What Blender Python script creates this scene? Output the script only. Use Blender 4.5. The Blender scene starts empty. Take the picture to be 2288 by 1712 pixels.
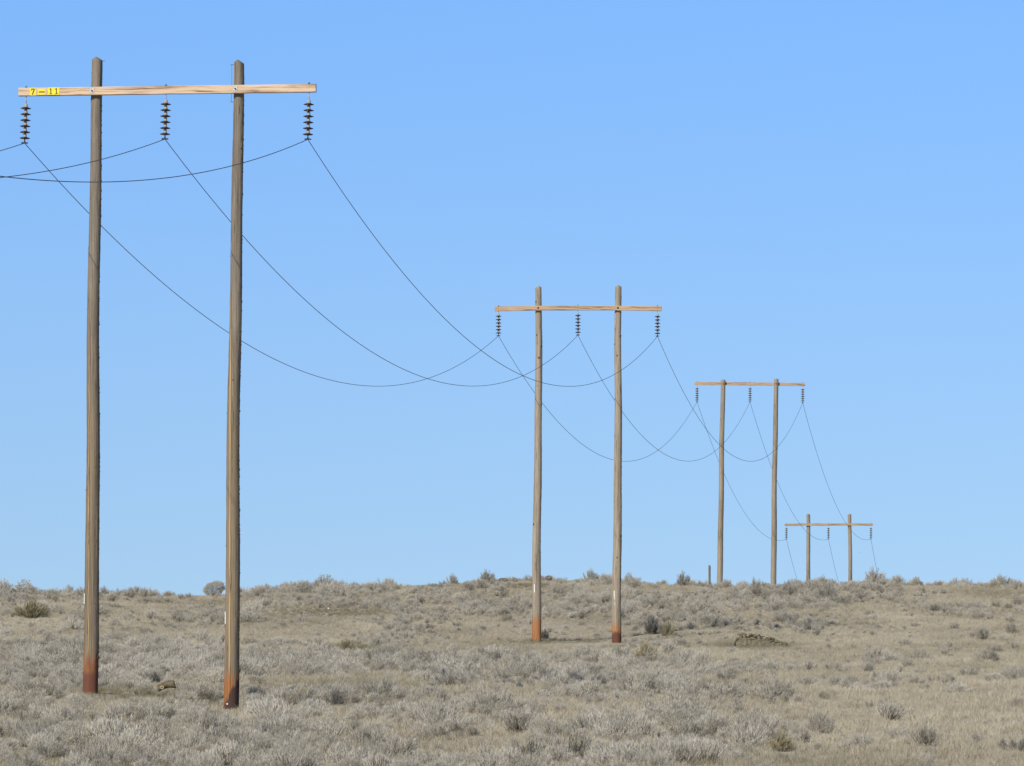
import bpy, bmesh, math, random
import numpy as np
from mathutils import Vector, Matrix, noise as mnoise

random.seed(7)
rng = np.random.default_rng(11)
sc = bpy.context.scene
COL = sc.collection
# ------------------------------------------------------------------ camera model
F, HROW, CX, CY = 14000.0, 1400.0, 1144.0, 856.0
PITCH = math.atan((HROW - CY) / F)
EYE = 3.0
SP, CP = math.sin(PITCH), math.cos(PITCH)


def ray(px, py):
    u, v = (px - CX) / F, -(py - CY) / F
    return Vector((u, CP - v * SP, SP + v * CP))


def P(px, py, Y):
    d = ray(px, py)
    d *= Y / d.y
    d.z += EYE
    return d


# ------------------------------------------------------------------ value noise (numpy)
_tab = rng.random((256, 256))


def vnoise(x, y):
    x = np.asarray(x, float); y = np.asarray(y, float)
    xi = np.floor(x).astype(int); yi = np.floor(y).astype(int)
    fx = x - xi; fy = y - yi
    fx = fx * fx * (3 - 2 * fx); fy = fy * fy * (3 - 2 * fy)
    a = _tab[xi & 255, yi & 255]; b = _tab[(xi + 1) & 255, yi & 255]
    c = _tab[xi & 255, (yi + 1) & 255]; d = _tab[(xi + 1) & 255, (yi + 1) & 255]
    return (a * (1 - fx) + b * fx) * (1 - fy) + (c * (1 - fx) + d * fx) * fy


def fbm(x, y, o=3):
    s = 0; a = 1; t = 0
    for i in range(o):
        s = s + a * vnoise(x * 2 ** i + 17.3 * i, y * 2 ** i + 5.1 * i); t += a; a *= .55
    return s / t


def sstep(a, b, x):
    t = np.clip((np.asarray(x, float) - a) / (b - a), 0, 1)
    return t * t * (3 - 2 * t)


# ------------------------------------------------------------------ terrain (z relative to the eye, then + EYE)
_kY = [0, 50, 112, 152, 200, 240, 271, 300, 330, 352, 380, 409, 460, 512, 600, 800, 9000]
_kZ = [-1.7, -2.3, -2.5, -1.74, -1.33, -0.98, -.62, .72, 2.3, 2.45, 1.95, 1.0, -2.2, -6.3, -10, -14, -14]
_gY = np.arange(0, 1000, 1.0)
_gZ = np.interp(_gY, _kY, _kZ)
_k = np.exp(-.5 * (np.arange(-20, 21) / 7.0) ** 2); _k /= _k.sum()
_gZ = np.convolve(np.pad(_gZ, 20, mode='edge'), _k, 'valid')
_i = np.argmax(_gZ[200:420] / _gY[200:420]) + 200
S_BASE = _gZ[_i] / _gY[_i]; Y_CREST = float(_gY[_i])
_skx = [-400, 0, 200, 420, 520, 650, 850, 1000, 1100, 1250, 1400, 1500, 1600, 1700, 1850, 2000, 2288, 2700]
_sky = [1334, 1331, 1337, 1338, 1334, 1325, 1319, 1310, 1304, 1303, 1308, 1314, 1316, 1315, 1318, 1315, 1311, 1311]
FIX = []      # (x, y, amplitude) local corrections at the pole bases


def ground(x, y):
    x = np.asarray(x, float); y = np.asarray(y, float)
    z = np.interp(y, _gY, _gZ)
    px = np.clip(CX + x / np.maximum(y, 60) * F, -400, 2700)
    S = (HROW - np.interp(px, _skx, _sky)) / F
    w = sstep(262, 335, y) * (1 - sstep(360, 520, y))
    z = z + np.minimum(y, 520) * (S - S_BASE) * w
    amp = 1 - sstep(900, 1500, y)
    z = z + amp * (.10 * (fbm(x / 7 + 40, y / 11 + 9) - .5) + .05 * (fbm(x / 1.7, y / 2.3) - .5))
    for fx, fy, a in FIX:
        z = z + a * np.exp(-.5 * (((x - fx) / 1.5) ** 2 + ((y - fy) / 7.0) ** 2))
    return z + EYE


def gz(x, y):
    return float(ground(x, y))


def row_of(x, y, z):
    z = z - EYE
    return CY - F * (-y * SP + z * CP) / (y * CP + z * SP)


def solveY(px, py):
    """depth at which the ground appears at pixel row py in column px (nearest hit)"""
    ys = np.arange(95, Y_CREST + 6, .5)
    xs = (px - CX) / F * ys
    r = row_of(xs, ys, ground(xs, ys))
    ok = np.where(r <= py)[0]
    return float(ys[ok[0]]) if len(ok) else float(ys[int(np.argmin(r))])


# ------------------------------------------------------------------ node / material helpers
def new_mat(name):
    m = bpy.data.materials.new(name); m.use_nodes = True
    nt = m.node_tree
    for n in list(nt.nodes): nt.nodes.remove(n)
    out = nt.nodes.new('ShaderNodeOutputMaterial')
    bs = nt.nodes.new('ShaderNodeBsdfPrincipled')
    nt.links.new(bs.outputs[0], out.inputs[0])
    return m, nt, bs, out


def N(nt, t, **kw):
    n = nt.nodes.new(t)
    for k, v in kw.items(): setattr(n, k, v)
    return n


def L(nt, a, b): nt.links.new(a, b)


def ramp(nt, fac, stops):
    r = N(nt, 'ShaderNodeValToRGB')
    e = r.color_ramp.elements
    while len(e) > 1: e.remove(e[-1])
    e[0].position = stops[0][0]; e[0].color = (*stops[0][1], 1)
    for p, c in stops[1:]:
        q = e.new(p); q.color = (*c, 1)
    L(nt, fac, r.inputs[0])
    return r.outputs[0]


def mixc(nt, fac, a, b):
    m = N(nt, 'ShaderNodeMix', data_type='RGBA')
    if isinstance(fac, (int, float)): m.inputs[0].default_value = fac
    else: L(nt, fac, m.inputs[0])
    for s, v in ((6, a), (7, b)):
        if isinstance(v, tuple): m.inputs[s].default_value = (*v, 1)
        else: L(nt, v, m.inputs[s])
    return m.outputs[2]


def mth(nt, op, a, b=None, c=None, clamp=False):
    m = N(nt, 'ShaderNodeMath', operation=op, use_clamp=clamp)
    for s, v in ((0, a), (1, b), (2, c)):
        if v is None: continue
        if isinstance(v, (int, float)): m.inputs[s].default_value = v
        else: L(nt, v, m.inputs[s])
    return m.outputs[0]


def maprange(nt, v, a, b, c=0., d=1.):
    m = N(nt, 'ShaderNodeMapRange', interpolation_type='SMOOTHSTEP')
    L(nt, v, m.inputs[0])
    for s, x in zip((1, 2, 3, 4), (a, b, c, d)): m.inputs[s].default_value = x
    return m.outputs[0]


def noise_node(nt, vec, scale, detail=3., rough=.55, mapscale=None, loc=(0, 0, 0)):
    if mapscale:
        mp = N(nt, 'ShaderNodeMapping'); L(nt, vec, mp.inputs[0])
        mp.inputs['Scale'].default_value = mapscale; mp.inputs['Location'].default_value = loc
        vec = mp.outputs[0]
    n = N(nt, 'ShaderNodeTexNoise'); L(nt, vec, n.inputs['Vector'])
    n.inputs['Scale'].default_value = scale; n.inputs['Detail'].default_value = detail; n.inputs['Roughness'].default_value = rough
    return n.outputs[0]


def plain(name, col, rough=.6, metal=0., spec=.4, var=.25, scale=30.):
    m, nt, bs, o = new_mat(name)
    tc = N(nt, 'ShaderNodeTexCoord')
    nz = noise_node(nt, tc.outputs['Object'], scale)
    c = ramp(nt, nz, [(.3, tuple(x * (1 - var) for x in col)), (.7, tuple(min(1, x * (1 + var)) for x in col))])
    L(nt, c, bs.inputs['Base Color'])
    bs.inputs['Roughness'].default_value = rough; bs.inputs['Metallic'].default_value = metal
    bs.inputs['Specular IOR Level'].default_value = spec
    return m


def pole_mat(name, dark, light, h1, c1, h2=0., c2=(0, 0, 0), streak=None, side=0., knots=.06, seed=0.):
    """weathered pole: vertical fibre streaks, sparse knots, a stained butt of height h1 (and a charred zone h2)"""
    m, nt, bs, o = new_mat(name)
    tc = N(nt, 'ShaderNodeTexCoord'); ob = tc.outputs['Object']
    sep = N(nt, 'ShaderNodeSeparateXYZ'); L(nt, ob, sep.inputs[0])
    z = sep.outputs[2]
    n1 = noise_node(nt, ob, 1., 4, .6, (26, 26, .55), (seed, 0, seed))
    n2 = noise_node(nt, ob, 1., 3, .6, (75, 75, 2.2), (0, seed, 3))
    n3 = noise_node(nt, ob, 1., 3, .6, (3, 3, .5), (seed, seed, 0))
    f = mth(nt, 'ADD', mth(nt, 'MULTIPLY', n1, .55), mth(nt, 'MULTIPLY', n2, .45))
    f = mth(nt, 'ADD', mth(nt, 'MULTIPLY', f, .75), mth(nt, 'MULTIPLY', n3, .25))
    mid = tuple((a + b) / 2 for a, b in zip(dark, light))
    c = ramp(nt, f, [(.36, tuple(x * .55 for x in dark)), (.43, dark), (.52, mid), (.62, light)])
    if streak:
        c = mixc(nt, mth(nt, 'MULTIPLY', maprange(nt, z, 5.5, 11., .42, 0), maprange(nt, n3, .3, .6, .4, 1)), c, (.215, .15, .075))
        x0, wd, zt = streak
        wob = mth(nt, 'MULTIPLY', mth(nt, 'SUBTRACT', noise_node(nt, ob, 1., 2, .5, (.1, .1, .8), (seed, 1, 2)), .5), .09)
        dx = mth(nt, 'ABSOLUTE', mth(nt, 'SUBTRACT', mth(nt, 'SUBTRACT', sep.outputs[0], x0), wob))
        fr = mth(nt, 'MULTIPLY', maprange(nt, dx, wd * .4, wd * 1.6, 1, 0), maprange(nt, z, zt - 3, zt, 1, 0))
        fr = mth(nt, 'MULTIPLY', fr, maprange(nt, n1, .36, .52, .25, .9))
        c = mixc(nt, fr, c, (.40, .27, .115))
        dk = mth(nt, 'ABSOLUTE', mth(nt, 'SUBTRACT', mth(nt, 'SUBTRACT', sep.outputs[0], x0 + wd * 1.5), wob))
        fr2 = mth(nt, 'MULTIPLY', maprange(nt, dk, .003, .011, 1, 0), maprange(nt, z, zt - 1, zt, 1, 0))
        c = mixc(nt, mth(nt, 'MULTIPLY', fr2, .75), c, (.05, .04, .03))
    if knots:
        v = N(nt, 'ShaderNodeTexVoronoi', feature='F1'); v.inputs['Scale'].default_value = 2.3
        mp = N(nt, 'ShaderNodeMapping'); L(nt, ob, mp.inputs[0]); mp.inputs['Scale'].default_value = (1, 1, .8)
        mp.inputs['Location'].default_value = (seed, seed * 2, seed * 3)
        L(nt, mp.outputs[0], v.inputs['Vector'])
        c = mixc(nt, maprange(nt, v.outputs[0], knots * .6, knots * 1.25, 1, 0), c, (.035, .028, .022))
    n4 = noise_node(nt, ob, 1., 2, .5, (11, 11, .16), (seed, 5, 1))
    c = mixc(nt, maprange(nt, mth(nt, 'ABSOLUTE', mth(nt, 'SUBTRACT', n4, .5)), .004, .016, .7, 0), c, (.045, .037, .03))
    # stained butt
    e1 = noise_node(nt, ob, 1., 3, .6, (16, 16, 1.1), (2, seed, 0))
    hz = mth(nt, 'ADD', z, mth(nt, 'MULTIPLY', mth(nt, 'SUBTRACT', e1, .5), 1.5))
    cs = ramp(nt, f, [(.36, tuple(x * .45 for x in c1)), (.5, c1), (.62, tuple(min(1, x * 1.35) for x in c1))])
    fs = maprange(nt, hz, h1 - .2, h1 + .2, 1, 0)
    c = mixc(nt, mth(nt, 'MULTIPLY', fs, .9), c, cs)
    if h2:
        hz2 = mth(nt, 'SUBTRACT', mth(nt, 'ADD', z, mth(nt, 'MULTIPLY', mth(nt, 'SUBTRACT', e1, .5), .5)), mth(nt, 'MULTIPLY', sep.outputs[0], side))
        c = mixc(nt, mth(nt, 'MULTIPLY', maprange(nt, hz2, h2 - .1, h2 + .1, 1, 0), .9), c, c2)
    L(nt, c, bs.inputs['Base Color'])
    bs.inputs['Roughness'].default_value = .85; bs.inputs['Specular IOR Level'].default_value = .15
    bp = N(nt, 'ShaderNodeBump'); bp.inputs['Strength'].default_value = .7; bp.inputs['Distance'].default_value = .02
    L(nt, f, bp.inputs['Height']); L(nt, bp.outputs[0], bs.inputs['Normal'])
    return m


def arm_mat(name, light, mid, dark, seed=0.):
    m, nt, bs, o = new_mat(name)
    tc = N(nt, 'ShaderNodeTexCoord'); ob = tc.outputs['Object']
    wob = noise_node(nt, ob, 1., 2, .5, (.9, 3, 3), (seed, 0, 0))
    ad = N(nt, 'ShaderNodeVectorMath', operation='ADD'); L(nt, ob, ad.inputs[0])
    cmb = N(nt, 'ShaderNodeCombineXYZ'); L(nt, mth(nt, 'MULTIPLY', wob, .14), cmb.inputs[2]); L(nt, cmb.outputs[0], ad.inputs[1])
    n1 = noise_node(nt, ad.outputs[0], 1., 4, .62, (.75, 16, 20), (seed, 1, 2))
    n2 = noise_node(nt, ad.outputs[0], 1., 3, .55, (2.2, 60, 60), (seed, 4, 2))
    n3 = noise_node(nt, ob, 1., 2, .5, (.55, 1, 1), (seed, 7, 2))
    f = mth(nt, 'ADD', mth(nt, 'MULTIPLY', n1, .66), mth(nt, 'MULTIPLY', n2, .20))
    f = mth(nt, 'ADD', f, mth(nt, 'MULTIPLY', n3, .14))
    c = ramp(nt, f, [(.40, dark), (.455, mid), (.53, light), (.66, tuple(min(1, x * 1.12) for x in light))])
    v = N(nt, 'ShaderNodeTexVoronoi', feature='F1'); v.inputs['Scale'].default_value = 1.6
    mp = N(nt, 'ShaderNodeMapping'); L(nt, ob, mp.inputs[0]); mp.inputs['Location'].default_value = (seed * 3, 2, 1)
    L(nt, mp.outputs[0], v.inputs['Vector'])
    c = mixc(nt, maprange(nt, v.outputs[0], .03, .075, .85, 0), c, tuple(x * .7 for x in dark))
    L(nt, c, bs.inputs['Base Color'])
    bs.inputs['Roughness'].default_value = .8; bs.inputs['Specular IOR Level'].default_value = .15
    bp = N(nt, 'ShaderNodeBump'); bp.inputs['Strength'].default_value = .4; bp.inputs['Distance'].default_value = .01
    L(nt, f, bp.inputs['Height']); L(nt, bp.outputs[0], bs.inputs['Normal'])
    return m


def leaf_mat(name, ramp_stops, hue_col, transl=.3):
    """thin foliage; per-blade tone from a face attribute, per-plant tone from the instance (or object) tint"""
    m, nt, bs, o = new_mat(name)
    a = N(nt, 'ShaderNodeAttribute', attribute_name='tone', attribute_type='GEOMETRY')
    t = N(nt, 'ShaderNodeAttribute', attribute_name='tint', attribute_type='INSTANCER')
    h = N(nt, 'ShaderNodeAttribute', attribute_name='hue', attribute_type='INSTANCER')
    g = N(nt, 'ShaderNodeNewGeometry')
    pn = noise_node(nt, g.outputs['Position'], 1., 3, .6, (.16, .07, .1))
    f = mth(nt, 'ADD', mth(nt, 'MULTIPLY', a.outputs['Fac'], .5), mth(nt, 'MULTIPLY', t.outputs['Fac'], .5))
    f = mth(nt, 'ADD', f, mth(nt, 'MULTIPLY', mth(nt, 'SUBTRACT', pn, .5), .5), clamp=True)
    c = ramp(nt, f, ramp_stops)
    c = mixc(nt, h.outputs['Fac'], c, hue_col)
    L(nt, c, bs.inputs['Base Color'])
    bs.inputs['Roughness'].default_value = .9; bs.inputs['Specular IOR Level'].default_value = .1
    tr = N(nt, 'ShaderNodeBsdfTranslucent'); L(nt, c, tr.inputs[0])
    mx = N(nt, 'ShaderNodeMixShader'); mx.inputs[0].default_value = transl
    L(nt, bs.outputs[0], mx.inputs[1]); L(nt, tr.outputs[0], mx.inputs[2]); L(nt, mx.outputs[0], o.inputs[0])
    return m


# ------------------------------------------------------------------ objects
def link(o, parent=None):
    COL.objects.link(o)
    if parent: o.parent = parent
    return o


def tag(o, label=None, cat=None, group=None, kind=None):
    for k, v in (('label', label), ('category', cat), ('group', group), ('kind', kind)):
        if v: o[k] = v
    return o


def empty(name, loc=(0, 0, 0), rz=0.):
    o = bpy.data.objects.new(name, None); o.location = loc; o.rotation_euler = (0, 0, rz); o.empty_display_size = .3
    return link(o)


def mesh_obj(name, verts, faces, mats, parent=None, midx=None, smooth=False):
    me = bpy.data.meshes.new(name)
    me.from_pydata([tuple(v) for v in verts], [], [tuple(f) for f in faces])
    for m in (mats if isinstance(mats, (list, tuple)) else [mats]): me.materials.append(m)
    if midx is not None: me.polygons.foreach_set('material_index', np.asarray(midx, dtype=np.int32))
    if smooth: me.polygons.foreach_set('use_smooth', np.ones(len(me.polygons), dtype=bool))
    me.update()
    return link(bpy.data.objects.new(name, me), parent)


class MB:
    def __init__(s): s.v = []; s.f = []; s.m = []
    def add(s, v, f, mi=0):
        b = len(s.v); s.v += [tuple(x) for x in v]; s.f += [tuple(i + b for i in q) for q in f]; s.m += [mi] * len(f); return s
    def box(s, c, d, mi=0, rot=None, bev=0.):
        bm = bmesh.new(); bmesh.ops.create_cube(bm, size=1.)
        bmesh.ops.scale(bm, vec=d, verts=bm.verts)
        if bev: bmesh.ops.bevel(bm, geom=bm.edges[:], offset=bev, segments=1, affect='EDGES')
        if rot: bmesh.ops.rotate(bm, matrix=rot, verts=bm.verts)
        bmesh.ops.translate(bm, vec=c, verts=bm.verts)
        bm.verts.index_update()
        s.add([v.co[:] for v in bm.verts], [[v.index for v in f.verts] for f in bm.faces], mi); bm.free(); return s
    def lathe(s, prof, n=20, c=(0, 0, 0), mi=0):
        v = []; f = []
        for r, z in prof:
            for k in range(n):
                a = 2 * math.pi * k / n; v.append((c[0] + r * math.cos(a), c[1] + r * math.sin(a), c[2] + z))
        for i in range(len(prof) - 1):
            for k in range(n):
                f.append((i * n + k, i * n + (k + 1) % n, (i + 1) * n + (k + 1) % n, (i + 1) * n + k))
        f.append(tuple(range(n))[::-1]); f.append(tuple((len(prof) - 1) * n + k for k in range(n)))
        return s.add(v, f, mi)
    def tube(s, pts, r, n=6, mi=0, closed=False):
        pts = [Vector(p) for p in pts]; v = []; f = []
        m = len(pts)
        for i, p in enumerate(pts):
            if closed: d = pts[(i + 1) % m] - pts[i - 1]
            else: d = pts[min(i + 1, m - 1)] - pts[max(i - 1, 0)]
            d.normalize()
            up = Vector((0, 0, 1)) if abs(d.z) < .9 else Vector((0, 1, 0))
            a = d.cross(up).normalized(); b = a.cross(d)
            rr = r[i] if isinstance(r, (list, tuple)) else r
            for k in range(n):
                t = 2 * math.pi * k / n; v.append(p + a * rr * math.cos(t) + b * rr * math.sin(t))
        for i in range(m if closed else m - 1):
            j = (i + 1) % m
            for k in range(n): f.append((i * n + k, i * n + (k + 1) % n, j * n + (k + 1) % n, j * n + k))
        if not closed: f.append(tuple(range(n))[::-1]); f.append(tuple((m - 1) * n + k for k in range(n)))
        return s.add(v, f, mi)
    def build(s, name, mats, parent=None, smooth=False):
        return mesh_obj(name, s.v, s.f, mats, parent, s.m, smooth)


# ------------------------------------------------------------------ world, sun, camera
SUN_AZ, SUN_EL = math.radians(32), math.radians(33)      # azimuth to the left of straight behind the camera
sdir = Vector((-math.sin(SUN_AZ) * math.cos(SUN_EL), -math.cos(SUN_AZ) * math.cos(SUN_EL), math.sin(SUN_EL)))
w = bpy.data.worlds.new('World'); sc.world = w; w.use_nodes = True
nt = w.node_tree
for n in list(nt.nodes): nt.nodes.remove(n)
wo = N(nt, 'ShaderNodeOutputWorld'); bg = N(nt, 'ShaderNodeBackground'); L(nt, bg.outputs[0], wo.inputs[0])
sky = N(nt, 'ShaderNodeTexSky', sky_type='NISHITA'); sky.sun_disc = False
sky.sun_elevation = SUN_EL; sky.sun_rotation = math.atan2(sdir.x, sdir.y)
sky.air_density = 1.0; sky.dust_density = 0.15; sky.ozone_density = 2.2; sky.altitude = 900
tc = N(nt, 'ShaderNodeTexCoord'); sp = N(nt, 'ShaderNodeSeparateXYZ'); L(nt, tc.outputs['Generated'], sp.inputs[0])
SKY_K, SKY_B = 1.6, .20
zz = mth(nt, 'ADD', mth(nt, 'MULTIPLY', sp.outputs[2], SKY_K), SKY_B)
cb = N(nt, 'ShaderNodeCombineXYZ'); L(nt, sp.outputs[0], cb.inputs[0]); L(nt, sp.outputs[1], cb.inputs[1]); L(nt, zz, cb.inputs[2])
nv = N(nt, 'ShaderNodeVectorMath', operation='NORMALIZE'); L(nt, cb.outputs[0], nv.inputs[0]); L(nt, nv.outputs[0], sky.inputs['Vector'])
# clear desert air: milky towards the horizon, deeper blue above (colour grade of the sky by elevation)
grade = ramp(nt, sp.outputs[2], [(.004, (.532, .505, .447)), (.05, (.525, .574, .582)), (.1, (.492, .632, .725)), (.32, (.5, .5, .5))])
mu = N(nt, 'ShaderNodeMix', data_type='RGBA', blend_type='MULTIPLY'); mu.inputs[0].default_value = 1
g2_ = N(nt, 'ShaderNodeVectorMath', operation='SCALE'); L(nt, grade, g2_.inputs[0]); g2_.inputs['Scale'].default_value = 2.
L(nt, sky.outputs[0], mu.inputs[6]); L(nt, g2_.outputs[0], mu.inputs[7])
L(nt, mu.outputs[2], bg.inputs[0]); bg.inputs[1].default_value = .1
mu.inputs[0].default_value = 1

sl = bpy.data.lights.new('sun', 'SUN'); sl.energy = 3.4; sl.angle = math.radians(.5); sl.color = (1, .93, .82)
so = link(bpy.data.objects.new('sun', sl)); so.rotation_euler = sdir.to_track_quat('Z', 'Y').to_euler(); so.location = (-30, 0, 60)

cam = bpy.data.cameras.new('camera'); co = link(bpy.data.objects.new('camera', cam))
cam.sensor_fit = 'HORIZONTAL'; cam.sensor_width = 36; cam.lens = F / 2288 * 36
cam.clip_start = .5; cam.clip_end = 20000
co.location = (0, 0, EYE); co.rotation_euler = (math.pi / 2 + PITCH, 0, 0)
sc.camera = co
sc.view_settings.view_transform = 'Standard'; sc.view_settings.look = 'None'
sc.view_settings.exposure = 0.6; sc.view_settings.gamma = 1
sc.view_settings.use_curve_mapping = False
sc.render.filter_size = 1.7
sc.cycles.max_bounces = 6; sc.cycles.transparent_max_bounces = 4

# ------------------------------------------------------------------ frames: measured positions (photo pixels)
TH = math.atan(1315 / F)
ARM_LEN = 7.2
DA = ARM_LEN * F / 664
FR = [
    dict(D=DA, arm=((42.3, 206.2), (706.3, 197.3)), ah=.2, front=True,
         poles=[dict(top=(216.5, 126), base=(201.7, 1549), rt=.130, rb=.185), dict(top=(532.5, 132.5), base=(516.5, 1590), rt=.124, rb=.188)],
         ins=[((58.6, 215.5), (55, 320)), ((371, 209), (368.5, 311)), ((690.7, 207.4), (687.8, 311.6))]),
    dict(D=DA * 1.785, arm=((1105.6, 690.3), (1477.8, 690)), ah=.205, front=True,
         poles=[dict(top=(1204, 638), base=(1198.9, 1433), rt=.134, rb=.205), dict(top=(1382, 636.5), base=(1378, 1441), rt=.136, rb=.205)],
         ins=[((1114, 696), (1113.8, 750.6)), ((1291.4, 693.7), (1291.4, 749)), ((1469.3, 697), (1469, 751.4))]),
    dict(D=DA * 2.69, arm=((1552, 857), (1798.8, 859.3)), ah=.2, front=False,
         poles=[dict(top=(1616, 847.5), base=(1606.5, 1364), rt=.143, rb=.2), dict(top=(1734.2, 845.5), base=(1727, 1364), rt=.143, rb=.2)],
         ins=[((1557.6, 861.5), (1557.4, 898)), ((1676, 861), (1675.8, 898)), ((1793.6, 864), (1793.6, 900))]),
    dict(D=DA * 3.37, arm=((1753.2, 1173), (1950.2, 1172)), ah=.19, front=True,
         poles=[dict(top=(1805.6, 1147.5), base=(1806.2, 1560), rt=.145, rb=.19), dict(top=(1898.7, 1147.5), base=(1901, 1560), rt=.145, rb=.19)],
         ins=[((1757.3, 1176), (1757, 1205)), ((1851, 1176), (1851, 1204.6)), ((1946, 1176), (1946, 1204.6))]),
]
for fr in FR:
    a, b = fr['arm']; cx = (a[0] + b[0]) / 2
    fr['org'] = P(cx, 1400, fr['D'])          # any point in the frame's vertical plane
    fr['u'] = Vector((math.cos(TH), -math.sin(TH), 0)); fr['n'] = Vector((-math.sin(TH), -math.cos(TH), 0))


def onplane(fr, px, py, off=0.):
    """world point where the pixel's ray meets the frame's vertical plane, moved off metres towards the camera"""
    d = ray(px, py); o = fr['org'] + fr['n'] * off
    t = (o - Vector((0, 0, EYE))).dot(fr['n']) / d.dot(fr['n'])
    return Vector((0, 0, EYE)) + d * t


# terrain corrections so that the ground meets the measured pole feet (first two frames)
pts = []
for fr in FR[:2]:
    for q in fr['poles']:
        p = onplane(fr, *q['base']); pts.append((p.x, p.y, p.z - gz(p.x, p.y)))
A = np.array([[math.exp(-.5 * (((a[0] - b[0]) / 1.5) ** 2 + ((a[1] - b[1]) / 7.) ** 2)) for b in pts] for a in pts])
amps = np.linalg.solve(A, [p[2] for p in pts])
FIX += [(p[0], p[1], float(k)) for p, k in zip(pts, amps)]

# ------------------------------------------------------------------ ground sheet
def stretch(core, far, ratio=1.35):
    o = [core[-1]]; st = core[-1] - core[-2]
    while o[-1] < far: st *= ratio; o.append(o[-1] + st)
    return o[1:]


xc = np.arange(-48, 48.01, .6); xr = stretch(list(xc), 6000); xs = np.array([-v for v in xr[::-1]] + list(xc) + xr)
yc = np.arange(60, 440.1, .9); yr = stretch(list(yc), 9000)
ys = np.array([-200, -100, -50, -20, 0, 15, 30, 45] + list(yc) + yr)
GX, GY = np.meshgrid(xs, ys)
GZ = ground(GX, np.maximum(GY, 0))
nx, ny = len(xs), len(ys)
V = np.stack([GX.ravel(), GY.ravel(), GZ.ravel()], 1)
I = (np.arange(ny - 1)[:, None] * nx + np.arange(nx - 1)[None, :]).ravel()
Fc = np.stack([I, I + 1, I + nx + 1, I + nx], 1)
m, nt, bs, o = new_mat('dry_soil')
g = N(nt, 'ShaderNodeNewGeometry')
n1 = noise_node(nt, g.outputs['Position'], 1., 5, .65, (.25, .1, .2)); n2 = noise_node(nt, g.outputs['Position'], 1., 4, .7, (6, 3, 6))
f = mth(nt, 'ADD', mth(nt, 'MULTIPLY', n1, .5), mth(nt, 'MULTIPLY', n2, .5))
L(nt, ramp(nt, f, [(.3, (.21, .183, .137)), (.5, (.35, .307, .235)), (.68, (.46, .412, .325))]), bs.inputs['Base Color'])
bs.inputs['Roughness'].default_value = .95; bs.inputs['Specular IOR Level'].default_value = .05
bp = N(nt, 'ShaderNodeBump'); bp.inputs['Strength'].default_value = .6; bp.inputs['Distance'].default_value = .08
L(nt, n2, bp.inputs['Height']); L(nt, bp.outputs[0], bs.inputs['Normal'])
gr = mesh_obj('ground', V, Fc, m, smooth=True); tag(gr, kind='structure')

# ------------------------------------------------------------------ line structures
M_IRON = plain('galvanised_iron', (.42, .43, .42), .5, .6, var=.3)
M_DARK = plain('dark_steel', (.05, .05, .055), .5, .4)
M_PORC = plain('glazed_porcelain', (.012, .010, .022), .22, 0, .45, var=.2)
M_CAP = plain('grey_cap_iron', (.30, .28, .235), .7, .0, .3, var=.3, scale=40)
M_WIRE = plain('conductor_wire', (.045, .055, .08), .55, .3, .3, var=.1)
M_YEL = plain('yellow_plate_paint', (.76, .60, .03), .5, 0, .3, var=.2, scale=22)
M_BLK = plain('black_digit_paint', (.012, .012, .012), .5)
M_TAG = plain('white_tag_metal', (.62, .62, .60), .4, 0, .5, var=.1)

GREYD, GREYL = (.142, .119, .091), (.25, .211, .163)
TAND, TANL = (.225, .187, .138), (.36, .302, .224)
PM = [[pole_mat('pole_wood_rust_butt', GREYD, GREYL, .92, (.20, .08, .036), .5, (.12, .05, .034), (-.025, .012, 9.5), .0, .04, 1.),
       pole_mat('pole_wood_charred_butt', GREYD, GREYL, .86, (.30, .125, .045), .45, (.035, .026, .028), (-.02, .018, 11.), 1.9, .05, 5.)],
      [pole_mat('pole_wood_orange_butt', TAND, TANL, 1.0, (.30, .13, .05), 0, (0, 0, 0), None, 0, .10, 9.),
       pole_mat('pole_wood_maroon_butt', TAND, TANL, .84, (.36, .17, .07), .56, (.085, .035, .025), None, 0, .10, 13.)],
      [pole_mat('pole_wood_pale', (.20, .165, .118), (.32, .267, .194), .5, (.3, .14, .05), knots=.05, seed=17.)] * 2,
      [pole_mat('pole_wood_pale_knotty', (.20, .165, .118), (.32, .267, .194), .5, (.3, .14, .05), knots=.06, seed=21.)] * 2]
AM = [arm_mat('sawn_timber_new', (.56, .42, .285), (.40, .27, .175), (.17, .11, .07), 1.),
      arm_mat('sawn_timber_cracked', (.42, .30, .19), (.28, .185, .11), (.09, .058, .036), 4.2),
      arm_mat('sawn_timber_faded', (.39, .28, .18), (.27, .18, .11), (.09, .06, .038), 8.4),
      arm_mat('sawn_timber_far', (.35, .255, .165), (.24, .16, .10), (.08, .055, .035), 12.6)]


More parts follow.
